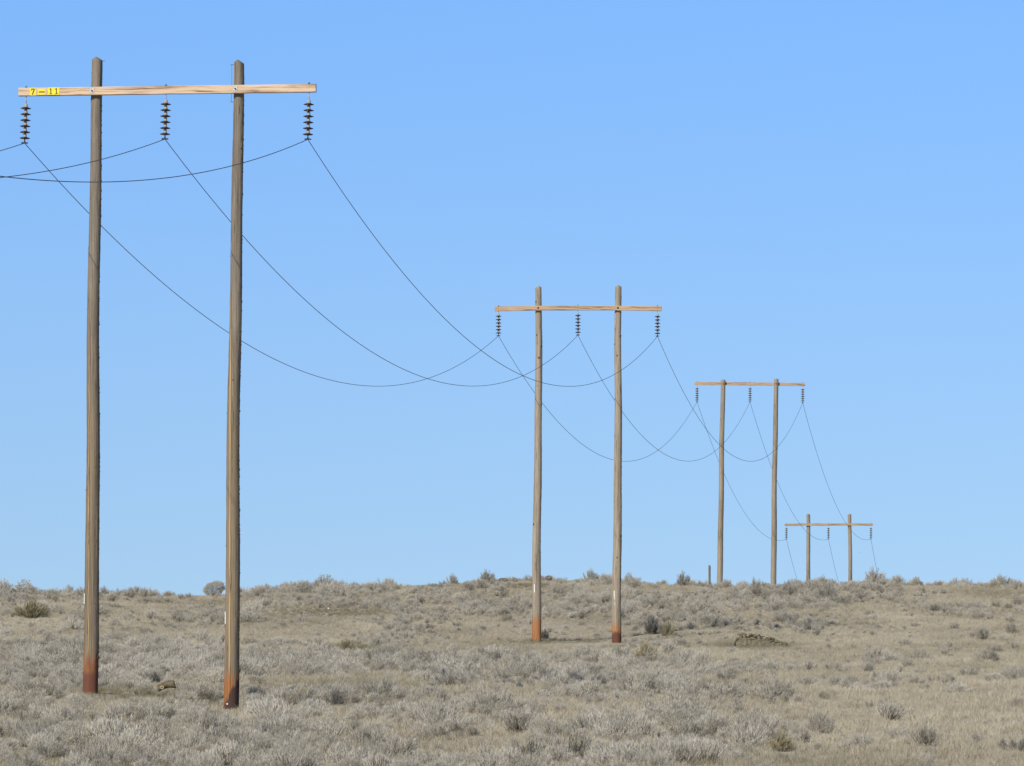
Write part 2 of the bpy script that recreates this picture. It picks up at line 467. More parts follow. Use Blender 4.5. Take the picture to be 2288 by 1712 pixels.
def pole_mesh(name, base, top, rt, rb, mat, parent, seed, splinters, gable, arm_z):
    """round tapering pole, grooved and slightly crooked, with a two-slope cut at the top; local to parent"""
    rd = random.Random(seed)
    ax = top - base; Lg = ax.length; nseg = 30
    zs = list(np.arange(-.7, Lg - .12, .07)) + [Lg - .10]
    v = []; f = []
    for z in zs:
        t = max(z, 0) / Lg; r = rb + (rt - rb) * min(1, t ** .85)
        bow = .018 * math.sin(z * .45 + seed) + .010 * math.sin(z * 1.13 + 2 * seed)
        bow *= min(1, max(z, 0) / 1.5)
        c = ax * (z / Lg) + Vector((bow, 0, 0))
        for k in range(nseg):
            a = 2 * math.pi * k / nseg
            q = Vector((math.cos(a) * 4 + seed * 7, math.sin(a) * 4, z * .35))
            d = .009 * mnoise.noise(q) + .006 * mnoise.noise(Vector((math.cos(a) * 9, math.sin(a) * 9 + seed, z * 2.1)))
            d += .004 * mnoise.noise(Vector((math.cos(a) * 15, math.sin(a) * 15 + seed, z * 9)))
            rr = r + d
            v.append((c.x + rr * math.cos(a), c.y + rr * math.sin(a), c.z))
    n = len(zs)
    for i in range(n - 1):
        for k in range(nseg):
            f.append((i * nseg + k, i * nseg + (k + 1) % nseg, (i + 1) * nseg + (k + 1) % nseg, (i + 1) * nseg + k))
    # roofed top: last ring is lifted to a ridge running front to back
    last = (n - 1) * nseg
    for k in range(nseg):
        x, y, z = v[last + k]
        cxx = ax.x
        h = (.1 - gable) + gable * (1 - abs(x - cxx) / rt)
        v[last + k] = (x, y, z + max(-.02, h - .01))
    rdg = len(v)
    ctop = (ax.x, ax.y, Lg + .0)
    v.append((ax.x, ax.y, max(q[2] for q in v[last:last + nseg])))
    for k in range(nseg): f.append((last + k, last + (k + 1) % nseg, rdg))
    # raised splinters and gaff-torn slivers
    for _ in range(splinters):
        z = rd.uniform(.6, Lg - .3); a = rd.uniform(0, 2 * math.pi) if rd.random() < .5 else rd.gauss(0, .35)
        t = z / Lg; r = rb + (rt - rb) * t ** .85
        c = ax * (z / Lg) + Vector((.018 * math.sin(z * .45 + seed) + .010 * math.sin(z * 1.13 + 2 * seed), 0, 0))
        o_ = Vector((math.cos(a), math.sin(a), 0)); tg = Vector((-o_.y, o_.x, 0))
        hgt = rd.uniform(.03, .11); out = .004 + .017 * rd.random() ** 2; wd = rd.uniform(.006, .014)
        b0 = c + o_ * (r - .012) - Vector((0, 0, hgt)); tip = c + o_ * (r + out) + tg * rd.uniform(-.01, .01)
        q = [b0 - tg * wd, b0 + tg * wd, c + o_ * (r - .012) + Vector((0, 0, .012)), tip]
        b = len(v); v += [tuple(x) for x in q]
        f += [(b, b + 1, b + 3), (b + 1, b + 2, b + 3), (b + 2, b, b + 3)]
    ob = mesh_obj(name, v, f, mat, parent, smooth=True)
    ob.location = base
    return ob


frame_labels = [
    'tall nearest wooden H-frame power pole pair with yellow 7-11 number plates on its crossarm',
    'second wooden H-frame power pole pair with rusty feet standing on the slope below the crest',
    'third wooden H-frame power pole pair, crossarm near its pole tops, feet behind the crest',
    'small farthest wooden H-frame power pole pair half sunk behind the crest at right']
ORD = ['nearest', 'second', 'third', 'farthest']
SIDE = ['left end', 'middle', 'right end']
INS_BOT = []


def digit_one(mb, cx, cz, h, y):
    s = h / 10
    mb.box((cx, y, cz), (1.5 * s, .004, 10 * s), 1)
    mb.box((cx, y, cz - 4.55 * s), (4.6 * s, .0046, .9 * s), 1)
    mb.box((cx - 1.25 * s, y, cz + 3.7 * s), (2.4 * s, .0052, 1.1 * s), 1, Matrix.Rotation(-.45, 3, 'Y'))


def digit_seven(mb, cx, cz, h, y):
    s = h / 10
    mb.box((cx, y, cz + 4.3 * s), (5.6 * s, .004, 1.5 * s), 1)
    mb.box((cx - 2.4 * s, y, cz + 3.3 * s), (.8 * s, .0046, 2.6 * s), 1)
    mb.box((cx + .55 * s, y, cz - .6 * s), (1.6 * s, .0052, 9.2 * s), 1, Matrix.Rotation(.36, 3, 'Y'))


def make_disc_meshes():
    d = MB(); d.lathe([(.012, .03), (.044, .028), (.056, .020), (.088, .010), (.120, .000), (.131, -.010), (.126, -.017), (.10, -.022), (.085, -.030), (.055, -.032), (.022, -.036), (.012, -.04)], 24)
    c = MB(); c.lathe([(.02, .107), (.034, .105), (.041, .09), (.042, .05), (.049, .034), (.049, .022)], 16)
    return d, c


DISC, CAP = make_disc_meshes()


def insulator(top, bottom, label):
    """cap-and-pin string: shackle, six discs with iron caps, wire clamp; root Empty at the hanging point"""
    Lg = (top - bottom).length
    root = empty('insulator_string', top); root.rotation_mode = 'QUATERNION'
    root.rotation_quaternion = (top - bottom).to_track_quat('Z', 'Y')
    tag(root, label, 'insulator', 'insulator strings under the crossarms')
    z0 = -(Lg - .855)
    sh = MB()
    hw = -z0 - .106
    ring = [(.024 * math.cos(t), 0, -hw * .62 + .05 * math.sin(t)) for t in np.linspace(0, 2 * math.pi, 14)[:-1]]
    sh.tube(ring, .010, 6, closed=True)
    sh.tube([(0, 0, .02), (0, 0, -hw * .62 + .055)], .011, 6)
    sh.tube([(0, 0, -hw * .62 - .045), (0, 0, -hw - .01)], .014, 6)
    sh.build('shackle', M_IRON, root)
    for k in range(6):
        d = DISC.build('disc', M_PORC, root, True); d.location = (0, 0, z0 - .1455 * k)
        CAP.build('cap', M_CAP, d, True)
    cl = MB(); zb = -Lg
    cl.tube([(0, 0, zb + .09), (0, 0, zb + .03)], .014, 6)
    cl.box((0, 0, zb + .035), (.05, .04, .035), bev=.008)
    cl.box((0, 0, zb + .005), (.045, .17, .035), bev=.012)
    cl.build('clamp', M_DARK, root)
    return root


for fi, fr in enumerate(FR):
    sgn = 1 if fr['front'] else -1
    feet = [onplane(fr, *q['base']) for q in fr['poles']]
    mid = (feet[0] + feet[1]) / 2
    root = empty('power_pole_frame', mid, -TH)
    tag(root, frame_labels[fi], 'power pole', 'H-frame power pole pairs of the line')
    inv = Matrix.Rotation(TH, 3, 'Z')
    loc = lambda p: inv @ (p - mid)
    offs = fr['poles'][0]['rt'] + .045
    a0, a1 = (loc(onplane(fr, *q, off=sgn * offs)) for q in fr['arm'])
    armz = (a0.z + a1.z) / 2
    pol = []
    for k, q in enumerate(fr['poles']):
        b = loc(onplane(fr, *q['base'])); t = loc(onplane(fr, *q['top']))
        b.y = t.y = 0
        po = pole_mesh('pole', b, t, q['rt'], q['rb'], PM[fi][k], root, fi * 2.7 + k * 1.3 + .4, (520, 260, 50, 30)[fi], (.09, .085, .04, .09)[fi], armz)
        pol.append((po, b, t))
    lab = [['pole with a reddish brown stained foot', 'pole with an orange and charred foot'], ['pole with an orange foot', 'pole with a maroon foot'], [None] * 2, [None] * 2][fi]
    for (po, b, t), lb in zip(pol, lab):
        if lb: po['label'] = lb
    # crossarm: sawn beam, slightly bowed
    ad = .15; ah = fr['ah']; ns = 24; v = []; f = []
    rd = random.Random(fi + 3)
    prof = [(-ad / 2 + .012, -ah / 2), (ad / 2 - .012, -ah / 2), (ad / 2, -ah / 2 + .012), (ad / 2, ah / 2 - .012), (ad / 2 - .012, ah / 2), (-ad / 2 + .012, ah / 2), (-ad / 2, ah / 2 - .012), (-ad / 2, -ah / 2 + .012)]
    sagm = (.0, .035, .008, .012)[fi]
    for i in range(ns + 1):
        t = i / ns; c = a0.lerp(a1, t) - a0
        c.z += sagm * 4 * t * (1 - t)
        for (yy, zz_) in prof:
            j = .003
            v.append((c.x + rd.uniform(-j, j) * .3, c.y + yy + rd.uniform(-j, j), c.z + zz_ + rd.uniform(-j, j)))
    for i in range(ns):
        for k in range(8): f.append((i * 8 + k, i * 8 + (k + 1) % 8, (i + 1) * 8 + (k + 1) % 8, (i + 1) * 8 + k))
    f.append(tuple(range(8))[::-1]); f.append(tuple(ns * 8 + k for k in range(8)))
    arm = mesh_obj('crossarm', v, f, AM[fi], root); arm.location = a0
    armpt = lambda x: (lambda t: Vector((x - a0.x, (a1.y - a0.y) * t, (a1.z - a0.z) * t + sagm * 4 * t * (1 - t))))((x - a0.x) / (a1.x - a0.x))
    # through bolts with square washers at the poles
    if fr['front']:
        for k in range(2):
            po, b, t = pol[k]
            x = b.x + (t.x - b.x) * (armz - b.z) / (t.z - b.z)
            if fi == 0: x -= (.07, .03)[k]
            c = armpt(x); s_ = (.105, .075, .06, .06)[fi]
            wm = MB(); wm.box((0, -ad / 2 - .004, .01), (s_, .012, s_ * 1.05), bev=.003); wm.build('washer_plate', M_IRON if fi == 0 else M_DARK, arm).location = c
            bo = MB(); bo.lathe([(.021, 0), (.021, .03)], 6); q = bo.build('bolt', M_DARK, arm); q.location = c + Vector((0, -ad / 2 - .008, .01)); q.rotation_euler = (math.pi / 2, 0, 0)
    else:
        for k in range(2):
            po, b, t = pol[k]
            x = b.x + (t.x - b.x) * (armz - b.z) / (t.z - b.z)
            bo = MB(); bo.lathe([(.045, 0), (.045, .012), (.022, .014), (.022, .04)], 8); q = bo.build('bolt', M_DARK, root)
            q.location = (x, -fr['poles'][k]['rt'] - .003, armz); q.rotation_euler = (math.pi / 2, 0, 0)
    # eye bolts carrying the strings (nut above the beam, eye below)
    bots = []
    for k, (tp, bt) in enumerate(fr['ins']):
        W0 = onplane(fr, *tp, off=sgn * offs); W1 = onplane(fr, *bt, off=sgn * offs)
        lt = loc(W0); c = armpt(lt.x)
        eb = MB(); eb.tube([(0, 0, -ah / 2 - .03), (0, 0, ah / 2 + .055)], .009, 6); eb.box((0, 0, ah / 2 + .006), (.06, .06, .012)); eb.box((0, 0, ah / 2 + .022), (.036, .036, .02))
        e = eb.build('eye_bolt', M_DARK, arm); e.location = c
        hang = root.location + Matrix.Rotation(-TH, 3, 'Z') @ (a0 + c + Vector((0, 0, -ah / 2 - .025)))
        insulator(hang, W1, 'string of six dark disc insulators hanging from the %s of the %s crossarm' % (SIDE[k], ORD[fi]))
        bots.append(W1)
    INS_BOT.append(bots)
    if fi == 0:
        # number plates 7 - 11 on the left end, facing the camera
        for (x0, y0, x1, y1), kind in (((68, 197.2, 81.8, 214.3), '7'), ((86.3, 199.8, 103.6, 212.8), '-'), ((108.2, 196.6, 134.4, 213.0), '11')):
            c = loc(onplane(fr, (x0 + x1) / 2, (y0 + y1) / 2, off=offs)) - a0
            wd = (x1 - x0) / 92.2; hh = (y1 - y0) / 92.2
            c.y = armpt(c.x + a0.x).y - ad / 2 - .006
            pl = MB(); pl.box((0, 0, 0), (wd, .006, hh), 0, bev=.0015)
            if kind == '7': digit_seven(pl, 0, 0, hh * .8, -.005)
            elif kind == '-': pl.box((0, -.005, 0), (wd * .78, .004, hh * .19), 1)
            else:
                digit_one(pl, -wd * .25, .002, hh * .8, -.005); digit_one(pl, wd * .23, .002, hh * .8, -.005)
            q = pl.build('number_plate', [M_YEL, M_BLK], arm); q.location = c
            q['label'] = {'7': 'yellow plate reading 7', '-': 'yellow plate with a dash', '11': 'yellow plate reading 11'}[kind]
        # right pole: two steel pins on the left carrying a thin ground wire; left pole: one pin at the top
        po, b, t = pol[1]
        for zp in (145, 228):
            w0 = loc(onplane(fr, 522, zp)) - b
            pm = MB(); pm.tube([(0, 0, 0), (-.11, -.01, 0)], .007, 6); q = pm.build('pin', M_DARK, po); q.location = w0 + Vector((.03, 0, 0))
        gw = MB(); za = loc(onplane(fr, 518, 145)) - b; zb_ = loc(onplane(fr, 516.5, 228)) - b
        gw.tube([za, za.lerp(zb_, .5) + Vector((.01, -.02, 0)), zb_], .004, 5); gw.build('ground_wire', M_DARK, po)
        po, b, t = pol[0]
        w0 = loc(onplane(fr, 229, 136.5)) - b
        pm = MB(); pm.tube([(0, 0, 0), (.08, -.01, 0)], .007, 6); q = pm.build('pin', M_DARK, po); q.location = w0 - Vector((.02, 0, 0))
    # white tag strips nailed up the poles
    tags = {0: [(0, (189.6, 1326, 1350), .0), (1, (502.6, 1367, 1394), .0)], 1: [(0, (1195, 1306, 1324), 0), (1, (1373.2, 1320, 1340), 1)]}.get(fi, [])
    for k, (tx, ty0, ty1), dots in tags:
        po, b, t = pol[k]
        q = fr['poles'][k]
        p0 = loc(onplane(fr, tx, (ty0 + ty1) / 2)) - b
        hgt = (ty1 - ty0) / (F / fr['D'])
        axx = (t - b).x * (p0.z / (t - b).z); r = q['rb'] + (q['rt'] - q['rb']) * (p0.z / (t - b).z) ** .85
        dx = max(-r * .88, min(r * .88, p0.x - axx)); yy = -math.sqrt(max(0, r * r - dx * dx)) - .012
        ang = math.atan2(dx, -yy)
        tm = MB(); tm.box((0, 0, 0), (.05, .01, hgt), bev=.002)
        if dots:
            for dz, ddx in ((-.31, .0), (-.37, .02), (-.43, .0), (-.47, -.03)): tm.box((ddx, 0, dz), (.05, .01, .04), bev=.002)
        e = tm.build('tag_strip', M_TAG, po); e.location = (axx + dx, yy, p0.z); e.rotation_euler = (0, 0, ang)
    if fi == 0:
        po, b, t = pol[1]; p0 = loc(onplane(fr, 510.3, 1573)) - b
        tm = MB(); tm.lathe([(.02, 0), (.022, .006), (.012, .012)], 10); e = tm.build('tag_disc', M_TAG, po); e.location = (p0.x, -.188, p0.z); e.rotation_euler = (math.pi / 2, 0, 0)

# ------------------------------------------------------------------ conductors
def sagwire(a, b, s, r, label, n=90, t0=0., t1=1.):
    mb = MB(); pts_ = []
    for i in range(n + 1):
        t = t0 + (t1 - t0) * i / n; p = a.lerp(b, t); p.z -= 4 * s * t * (1 - t); pts_.append(p - a)
    mb.tube(pts_, r, 6)
    o = mb.build('power_line', M_WIRE, None, True); o.location = a
    return tag(o, label, 'power line', 'sagging conductors of the power line')


SAG = [(3.82, 3.87, 3.84), (4.63, 4.63, 4.58), (2.76, 2.69, 2.64)]
SL = ['left', 'middle', 'right']
for i in range(3):
    for k in range(3):
        sagwire(INS_BOT[i][k], INS_BOT[i + 1][k], SAG[i][k], (.0095, .0105, .011)[i],
                'sagging wire between the %s insulators of the %s and %s pole pairs' % (SL[k], ORD[i], ORD[i + 1]))
SPAN0 = 119.
PREV = [(9.75, 3.5), (9.75, 3.5), (9.75, 3.5)]
for k in range(3):
    a = INS_BOT[0][k]; zp, s = PREV[k]
    b = Vector((a.x - SPAN0 * math.sin(TH), a.y - SPAN0 * math.cos(TH), zp + EYE))
    sagwire(a, b, s, .0095, 'thin wire from the %s insulator of the nearest pole pair to the left edge' % SL[k])
    a = INS_BOT[3][k]
    b = Vector((a.x + 103 * math.sin(TH), a.y + 103 * math.cos(TH), a.z - 7.5))
    sagwire(a, b, 3.2, .0115, 'thin wire from the %s insulator of the farthest pole pair dropping behind crest' % SL[k])

# ------------------------------------------------------------------ vegetation prototypes
SAGE_STOPS = [(.1, (.23, .213, .17)), (.35, (.475, .44, .36)), (.62, (.64, .59, .49)), (.9, (.72, .67, .57))]
GRASS_STOPS = [(.1, (.285, .247, .175)), (.38, (.455, .40, .292)), (.65, (.555, .497, .37)), (.9, (.66, .598, .465))]
M_SAGE = leaf_mat('sage_leaves', SAGE_STOPS, (.20, .18, .11), .42)
M_TWIG = plain('sage_twigs', (.13, .11, .085), .9, 0, .1)
M_GRASS = leaf_mat('dry_grass_blades', GRASS_STOPS, (.185, .165, .09), .35)
M_RABBIT = leaf_mat('yellowed_shrub_leaves', [(.12, (.24, .20, .115)), (.45, (.40, .345, .21)), (.75, (.52, .455, .295)), (.95, (.6, .53, .36))], (.20, .18, .10), .3)
M_DARKLEAF = leaf_mat('dark_shrub_leaves', [(.15, (.075, .072, .068)), (.5, (.16, .155, .14)), (.9, (.34, .32, .275))], (.12, .11, .08), .25)  # dark grey is these shrubs' own leaf colour


class Blades:
    def __init__(s): s.v = []; s.f = []; s.tone = []; s.mi = []
    def blade(s, p, d, ln, wd, tone, rd, bend=0.):
        d = d.normalized()
        sd = d.cross(Vector((rd.uniform(-1, 1), rd.uniform(-1, 1), rd.uniform(-1, 1)))).normalized()
        b = len(s.v)
        m_ = p + d * ln * .5; e = p + d * ln + Vector((rd.uniform(-1, 1), rd.uniform(-1, 1), -.3)) * ln * bend
        s.v += [tuple(p), tuple(m_ + sd * wd * .5), tuple(e), tuple(m_ - sd * wd * .5)]
        s.f.append((b, b + 1, b + 2, b + 3)); s.tone.append(tone); s.mi.append(0)
    def stem(s, pts, r0, r1):
        n = 3; b = len(s.v); m_ = len(pts)
        for i, p in enumerate(pts):
            r = r0 + (r1 - r0) * i / (m_ - 1)
            for k in range(n):
                a = 2 * math.pi * k / n; s.v.append((p.x + r * math.cos(a), p.y + r * math.sin(a), p.z))
        for i in range(m_ - 1):
            for k in range(n):
                s.f.append((b + i * n + k, b + i * n + (k + 1) % n, b + (i + 1) * n + (k + 1) % n, b + (i + 1) * n + k)); s.tone.append(.3); s.mi.append(1)
    def mesh(s, name, mats):
        me = bpy.data.meshes.new(name); me.from_pydata(s.v, [], s.f)
        for m in mats: me.materials.append(m)
        me.polygons.foreach_set('material_index', np.array(s.mi, dtype=np.int32))
        at = me.attributes.new('tone', 'FLOAT', 'FACE'); at.data.foreach_set('value', np.array(s.tone, dtype=np.float32))
        me.update(); return me


def shrub_mesh(name, seed, leaf, rx=.62, nb=44, leaves=40, lean=0., llen=(.09, .25), lw=(.008, .017), spread=(15, 85), spikes=30):
    """shrub of unit height: stems fanning from the root, thin leaf blades clustered along their outer part"""
    rd = random.Random(seed); B = Blades()
    lob = [(rd.uniform(0, 6.28), rd.uniform(.75, 1.15)) for _ in range(5)]
    for i in range(nb):
        az = rd.uniform(0, 2 * math.pi); el = math.radians(rd.uniform(*spread))
        sz = 1.0
        for la, ls in lob:
            wgt = max(0, math.cos(az - la)) ** 4; sz += (ls - 1) * wgt
        R = 1 / math.sqrt((math.cos(el) / rx) ** 2 + math.sin(el) ** 2) * rd.uniform(.72, 1.0) * sz
        end = Vector((math.cos(az) * math.cos(el), math.sin(az) * math.cos(el), math.sin(el))) * R + Vector((lean * math.sin(el), 0, 0))
        st = Vector((rd.uniform(-.1, .1), rd.uniform(-.1, .1), -.03))
        ctl = st.lerp(end, .5) + Vector((math.cos(az) * .06, math.sin(az) * .06, -.07))
        pts_ = [(st * (1 - t) ** 2 + ctl * 2 * t * (1 - t) + end * t * t) for t in (0, .25, .5, .75, 1)]
        B.stem(pts_, .014, .004)
        for j in range(leaves):
            t = rd.uniform(.3, 1) ** .75
            p = st * (1 - t) ** 2 + ctl * 2 * t * (1 - t) + end * t * t
            p = p + Vector((rd.gauss(0, .035), rd.gauss(0, .035), rd.gauss(0, .03)))
            if p.z < .01: p.z = .01
            d = (end - st).normalized() * .45 + Vector((.16, 0, .85)) + Vector((rd.uniform(-.55, .55), rd.uniform(-.55, .55), rd.uniform(-.3, .5)))
            B.blade(p, d, rd.uniform(*llen), rd.uniform(*lw), min(1, max(0, rd.gauss(.5, .2))), rd)
        if i < spikes and el > .6:
            d = (end - st).normalized() * .35 + Vector((rd.uniform(-.2, .2), rd.uniform(-.2, .2), 1))
            B.blade(end, d, rd.uniform(.12, .26), .011, rd.uniform(.5, .95), rd)
    return B.mesh(name, [leaf, M_TWIG])


def tuft_mesh(name, seed, n=46, spread=.5, hmin=.45):
    """bunch-grass tuft of unit height"""
    rd = random.Random(seed); B = Blades()
    for i in range(n):
        az = rd.uniform(0, 6.283); r = rd.uniform(0, .35) ** 1
        p = Vector((math.cos(az) * r, math.sin(az) * r, -.03))
        d = Vector((math.cos(az) * rd.uniform(0, spread) + rd.uniform(-.25, .25), math.sin(az) * rd.uniform(0, spread) + rd.uniform(-.25, .25), 1))
        B.blade(p, d, rd.uniform(hmin, 1.05), rd.uniform(.018, .032), min(1, max(0, rd.gauss(.5, .22))), rd, .18)
    return B.mesh(name, [M_GRASS, M_TWIG])


SAGE = [shrub_mesh('sagebrush_a', 10 + i, M_SAGE, rx=(.62, .75, .55, .85, .7, .95)[i], nb=(44, 50, 38, 52, 40, 50)[i], lean=(.0, .1, -.08, .12, 0, .05)[i], spread=((15, 85), (12, 80), (30, 88), (10, 75), (35, 88), (10, 80))[i]) for i in range(6)]
TUFT = [tuft_mesh('grass_tuft_a', 40 + i, spread=(.35, .6, .8, .45)[i]) for i in range(4)]
RABB = [shrub_mesh('rabbitbrush_a', 70 + i, M_RABBIT, rx=.8, nb=50, leaves=40, spread=(15, 85), spikes=50) for i in range(2)]
DARKSHRUB = [shrub_mesh('dark_shrub_a', 80 + i, M_DARKLEAF, rx=(.5, .62)[i], nb=54, leaves=44, spread=(30, 88)) for i in range(2)]
def crown_bush(name, seed):
    rd = random.Random(seed); B = Blades(); tops = []
    for i in range(9):
        a = rd.uniform(0, 6.283); r = rd.uniform(.1, .45)
        e = Vector((.12 + r * math.cos(a) * 1.2, r * math.sin(a), rd.uniform(.45, .7)))
        B.stem([Vector((rd.uniform(-.06, .06), rd.uniform(-.05, .05), -.05)), e * .5 + Vector((.03, 0, -.04)), e], .03, .012)
    for i in range(9000):
        d = Vector((rd.gauss(0, 1), rd.gauss(0, 1), rd.gauss(0, 1))).normalized()
        if d.z < -.8: continue
        rr = rd.uniform(.55, 1.) ** .5 * (1 + .22 * mnoise.noise(d * 2.3 + Vector((seed, 0, 0))))
        p = Vector((.10 + d.x * .62 * rr, d.y * .55 * rr, .53 + d.z * .44 * rr + .10 * d.x * rr))
        B.blade(p, d * .7 + Vector((.2, 0, .6)) + Vector((rd.uniform(-.5, .5), rd.uniform(-.5, .5), rd.uniform(-.4, .4))), rd.uniform(.04, .085), rd.uniform(.012, .02), min(1, max(0, rd.gauss(.5, .2))), rd)
    return B.mesh(name, [M_SAGE, M_TWIG])


ROUND = crown_bush('round_sagebrush', 91)
BIGSAGE = [shrub_mesh('tall_sagebrush', 95 + i, M_SAGE, rx=.8, nb=50, leaves=70, llen=(.06, .12), lw=(.012, .022), spread=(10, 80), spikes=4) for i in range(3)]


def plant(name, me, x, y, h, wscale, tint, hue, label, cat, group=None, rz=None):
    o = link(bpy.data.objects.new(name, me)); o.location = (x, y, gz(x, y) - .02)
    o.scale = (h * wscale, h * wscale, h); o.rotation_euler = (0, 0, random.uniform(0, 6.28) if rz is None else rz)
    o['tint'] = float(tint); o['hue'] = float(hue)
    return tag(o, label, cat, group)


# single plants the photograph shows (foot px, foot row, height px, width/height, prototype, tint, hue, name, label, category)
SINGLE = [
    (475, 1333, 33, 1.5, ROUND, .55, .1, 'sagebrush', 'round compact sagebrush standing alone on the skyline just left of the nearest right pole', 'shrub'),
    (728, 1325, 36, 1.25, BIGSAGE[0], .4, .1, 'sagebrush', 'broad rounded sagebrush on the skyline halfway between the first and second pole pairs', 'shrub'),
    (1088, 1308, 30, 1.1, BIGSAGE[1], .25, .35, 'sagebrush', 'dark olive topped sagebrush on the skyline left of the second pole pair', 'shrub'),
    (1010, 1310, 24, 1.2, BIGSAGE[2], .4, .2, 'sagebrush', 'low sagebrush at the left end of the rocky rise on the skyline', 'shrub'),
    (1318, 1303, 27, 1.35, BIGSAGE[2], .35, .2, 'sagebrush', 'wide sagebrush on the skyline between the two poles of the second pair', 'shrub'),
    (1407, 1307, 24, 1.0, BIGSAGE[0], .4, .1, 'sagebrush', 'small sagebrush on the skyline just right of the second pair of poles', 'shrub'),
    (1526, 1306, 24, 1.2, BIGSAGE[1], .2, .3, 'sagebrush', 'dark bushy sagebrush on the skyline left of the short lone post', 'shrub'),
    (1574, 1318, 14, 1.9, BIGSAGE[0], .3, .25, 'sagebrush', 'low sagebrush around the foot of the short lone post', 'shrub'),
    (1836, 1317, 27, 1.2, BIGSAGE[2], .45, .1, 'sagebrush', 'sagebrush on the skyline between the two poles of the farthest pair', 'shrub'),
    (1953, 1319, 44, 1.05, BIGSAGE[1], .45, .1, 'sagebrush', 'tallest lumpy sagebrush on the skyline right of the farthest pole pair', 'shrub'),
    (2050, 1312, 20, 1.3, BIGSAGE[0], .4, .1, 'sagebrush', 'low sagebrush on the right skyline next after the tallest lumpy one', 'shrub'),
    (2232, 1309, 22, 1.2, BIGSAGE[2], .45, .1, 'sagebrush', 'small sagebrush alone on the skyline near the right edge', 'shrub'),
    (6, 1330, 30, 2.0, BIGSAGE[2], .6, 0, 'sagebrush', 'pale sagebrush on the skyline at the left edge', 'shrub'),
    (60, 1330, 30, 1.7, BIGSAGE[0], .55, 0, 'sagebrush', 'pale sagebrush on the skyline just in from the left edge', 'shrub'),
    (325, 1334, 20, 1.2, SAGE[2], .4, .1, 'sagebrush', 'small spiky sagebrush on the skyline between the poles of the nearest pair', 'shrub'),
    (72, 1382, 38, 1.9, RABB[0], .2, .5, 'olive_shrub', 'dark olive green shrub on the slope left of the nearest pole pair', 'shrub'),
    (1455, 1419, 40, .7, DARKSHRUB[0], .5, 0, 'dark_shrub', 'narrow nearly black shrub just right of the second pole pair', 'shrub'),
    (1488, 1422, 30, 1.3, RABB[1], .3, .5, 'brown_shrub', 'brownish twiggy shrub touching the nearly black shrub on its right', 'shrub'),
    (1442, 1482, 46, 1.1, RABB[0], .55, .1, 'rabbitbrush', 'yellowish spreading rabbitbrush below the right foot of the second pole pair', 'shrub'),
    (770, 1456, 26, 1.6, RABB[1], .3, .45, 'rabbitbrush', 'yellow olive low shrub between the first and second pole pairs', 'shrub'),
    (725, 1457, 22, 1.3, RABB[0], .25, .5, 'rabbitbrush', 'smaller olive shrub left against the yellow olive low shrub', 'shrub'),
    (752, 1580, 38, .9, DARKSHRUB[1], .75, 0, 'dark_shrub', 'rounded dark grey shrub standing right of the nearest right pole foot', 'shrub'),
    (345, 1530, 26, .85, DARKSHRUB[0], .4, 0, 'dark_shrub', 'small blackish shrub just behind the fallen log', 'shrub'),
    (375, 1516, 20, .9, DARKSHRUB[1], .5, 0, 'dark_shrub', 'smaller blackish shrub behind and right of the one at the log', 'shrub'),
    (1216, 1429, 20, .9, DARKSHRUB[0], .35, 0, 'dark_shrub', 'little dark shrub against the right of the orange left foot of the second pair', 'shrub'),
    (670, 1572, 36, 1.8, RABB[1], .75, .0, 'rabbitbrush', 'yellow tipped shrub just right of the charred foot of the nearest pair', 'shrub'),
    (1745, 1682, 44, 1.2, RABB[0], .45, .25, 'rabbitbrush', 'olive yellow shrub low in the picture right of centre', 'shrub'),
    (1835, 1640, 46, 1.3, SAGE[2], .3, 0, 'sagebrush', 'upright grey sagebrush in the grass above and right of the olive yellow shrub', 'shrub'),
    (1990, 1612, 40, 1.6, SAGE[4], .55, .0, 'sagebrush', 'lone greyish sagebrush in the open tan grass at lower right', 'shrub'),
    (1940, 1475, 26, 1.2, SAGE[1], .25, .1, 'sagebrush', 'small grey sagebrush right of the rubble mound', 'shrub'),
    (2262, 1420, 28, 1.0, SAGE[2], .1, .1, 'sagebrush', 'dark forked sagebrush in the tan grass near the right edge', 'shrub'),
    (2238, 1676, 24, .8, DARKSHRUB[0], 1.2, 0, 'dark_shrub', 'leftmost of three dark little shrubs at the lower right edge', 'shrub'),
    (2261, 1677, 24, .8, DARKSHRUB[1], 1.15, 0, 'dark_shrub', 'middle of three dark little shrubs at the lower right edge', 'shrub'),
    (2283, 1680, 28, .8, DARKSHRUB[0], 1.1, 0, 'dark_shrub', 'rightmost of three dark little shrubs at the lower right edge', 'shrub'),
    (570, 1470, 26, 1.3, SAGE[3], .05, 0, 'sagebrush', 'dark grey low sagebrush on the slope just right of the nearest right pole', 'shrub'),
    (1840, 1340, 30, 1.1, SAGE[1], .1, .0, 'sagebrush', 'dark grey sagebrush on the slope below the left pole of the farthest pair', 'shrub'),
]
for px, py, hp, wr, me, ti, hu, nm, lb, ct in SINGLE:
    Y = solveY(px, py) if py > 1334 else Y_CREST - 3
    x = (px - CX) / F * Y
    co_ = np.array([v.co[:] for v in me.vertices]); wx = np.percentile(np.abs(co_[:, 0]), 97) * 2; hz = np.percentile(co_[:, 2], 98)
    g0 = gz(x, Y) - .02; h = (P(px, py - hp, Y).z - g0) / hz
    plant(nm, me, x, Y, h, wr * hp * Y / F / wx / h, ti, hu, lb, ct, rz=0. if me is ROUND else random.choice((0., .25, -.25, .1)))

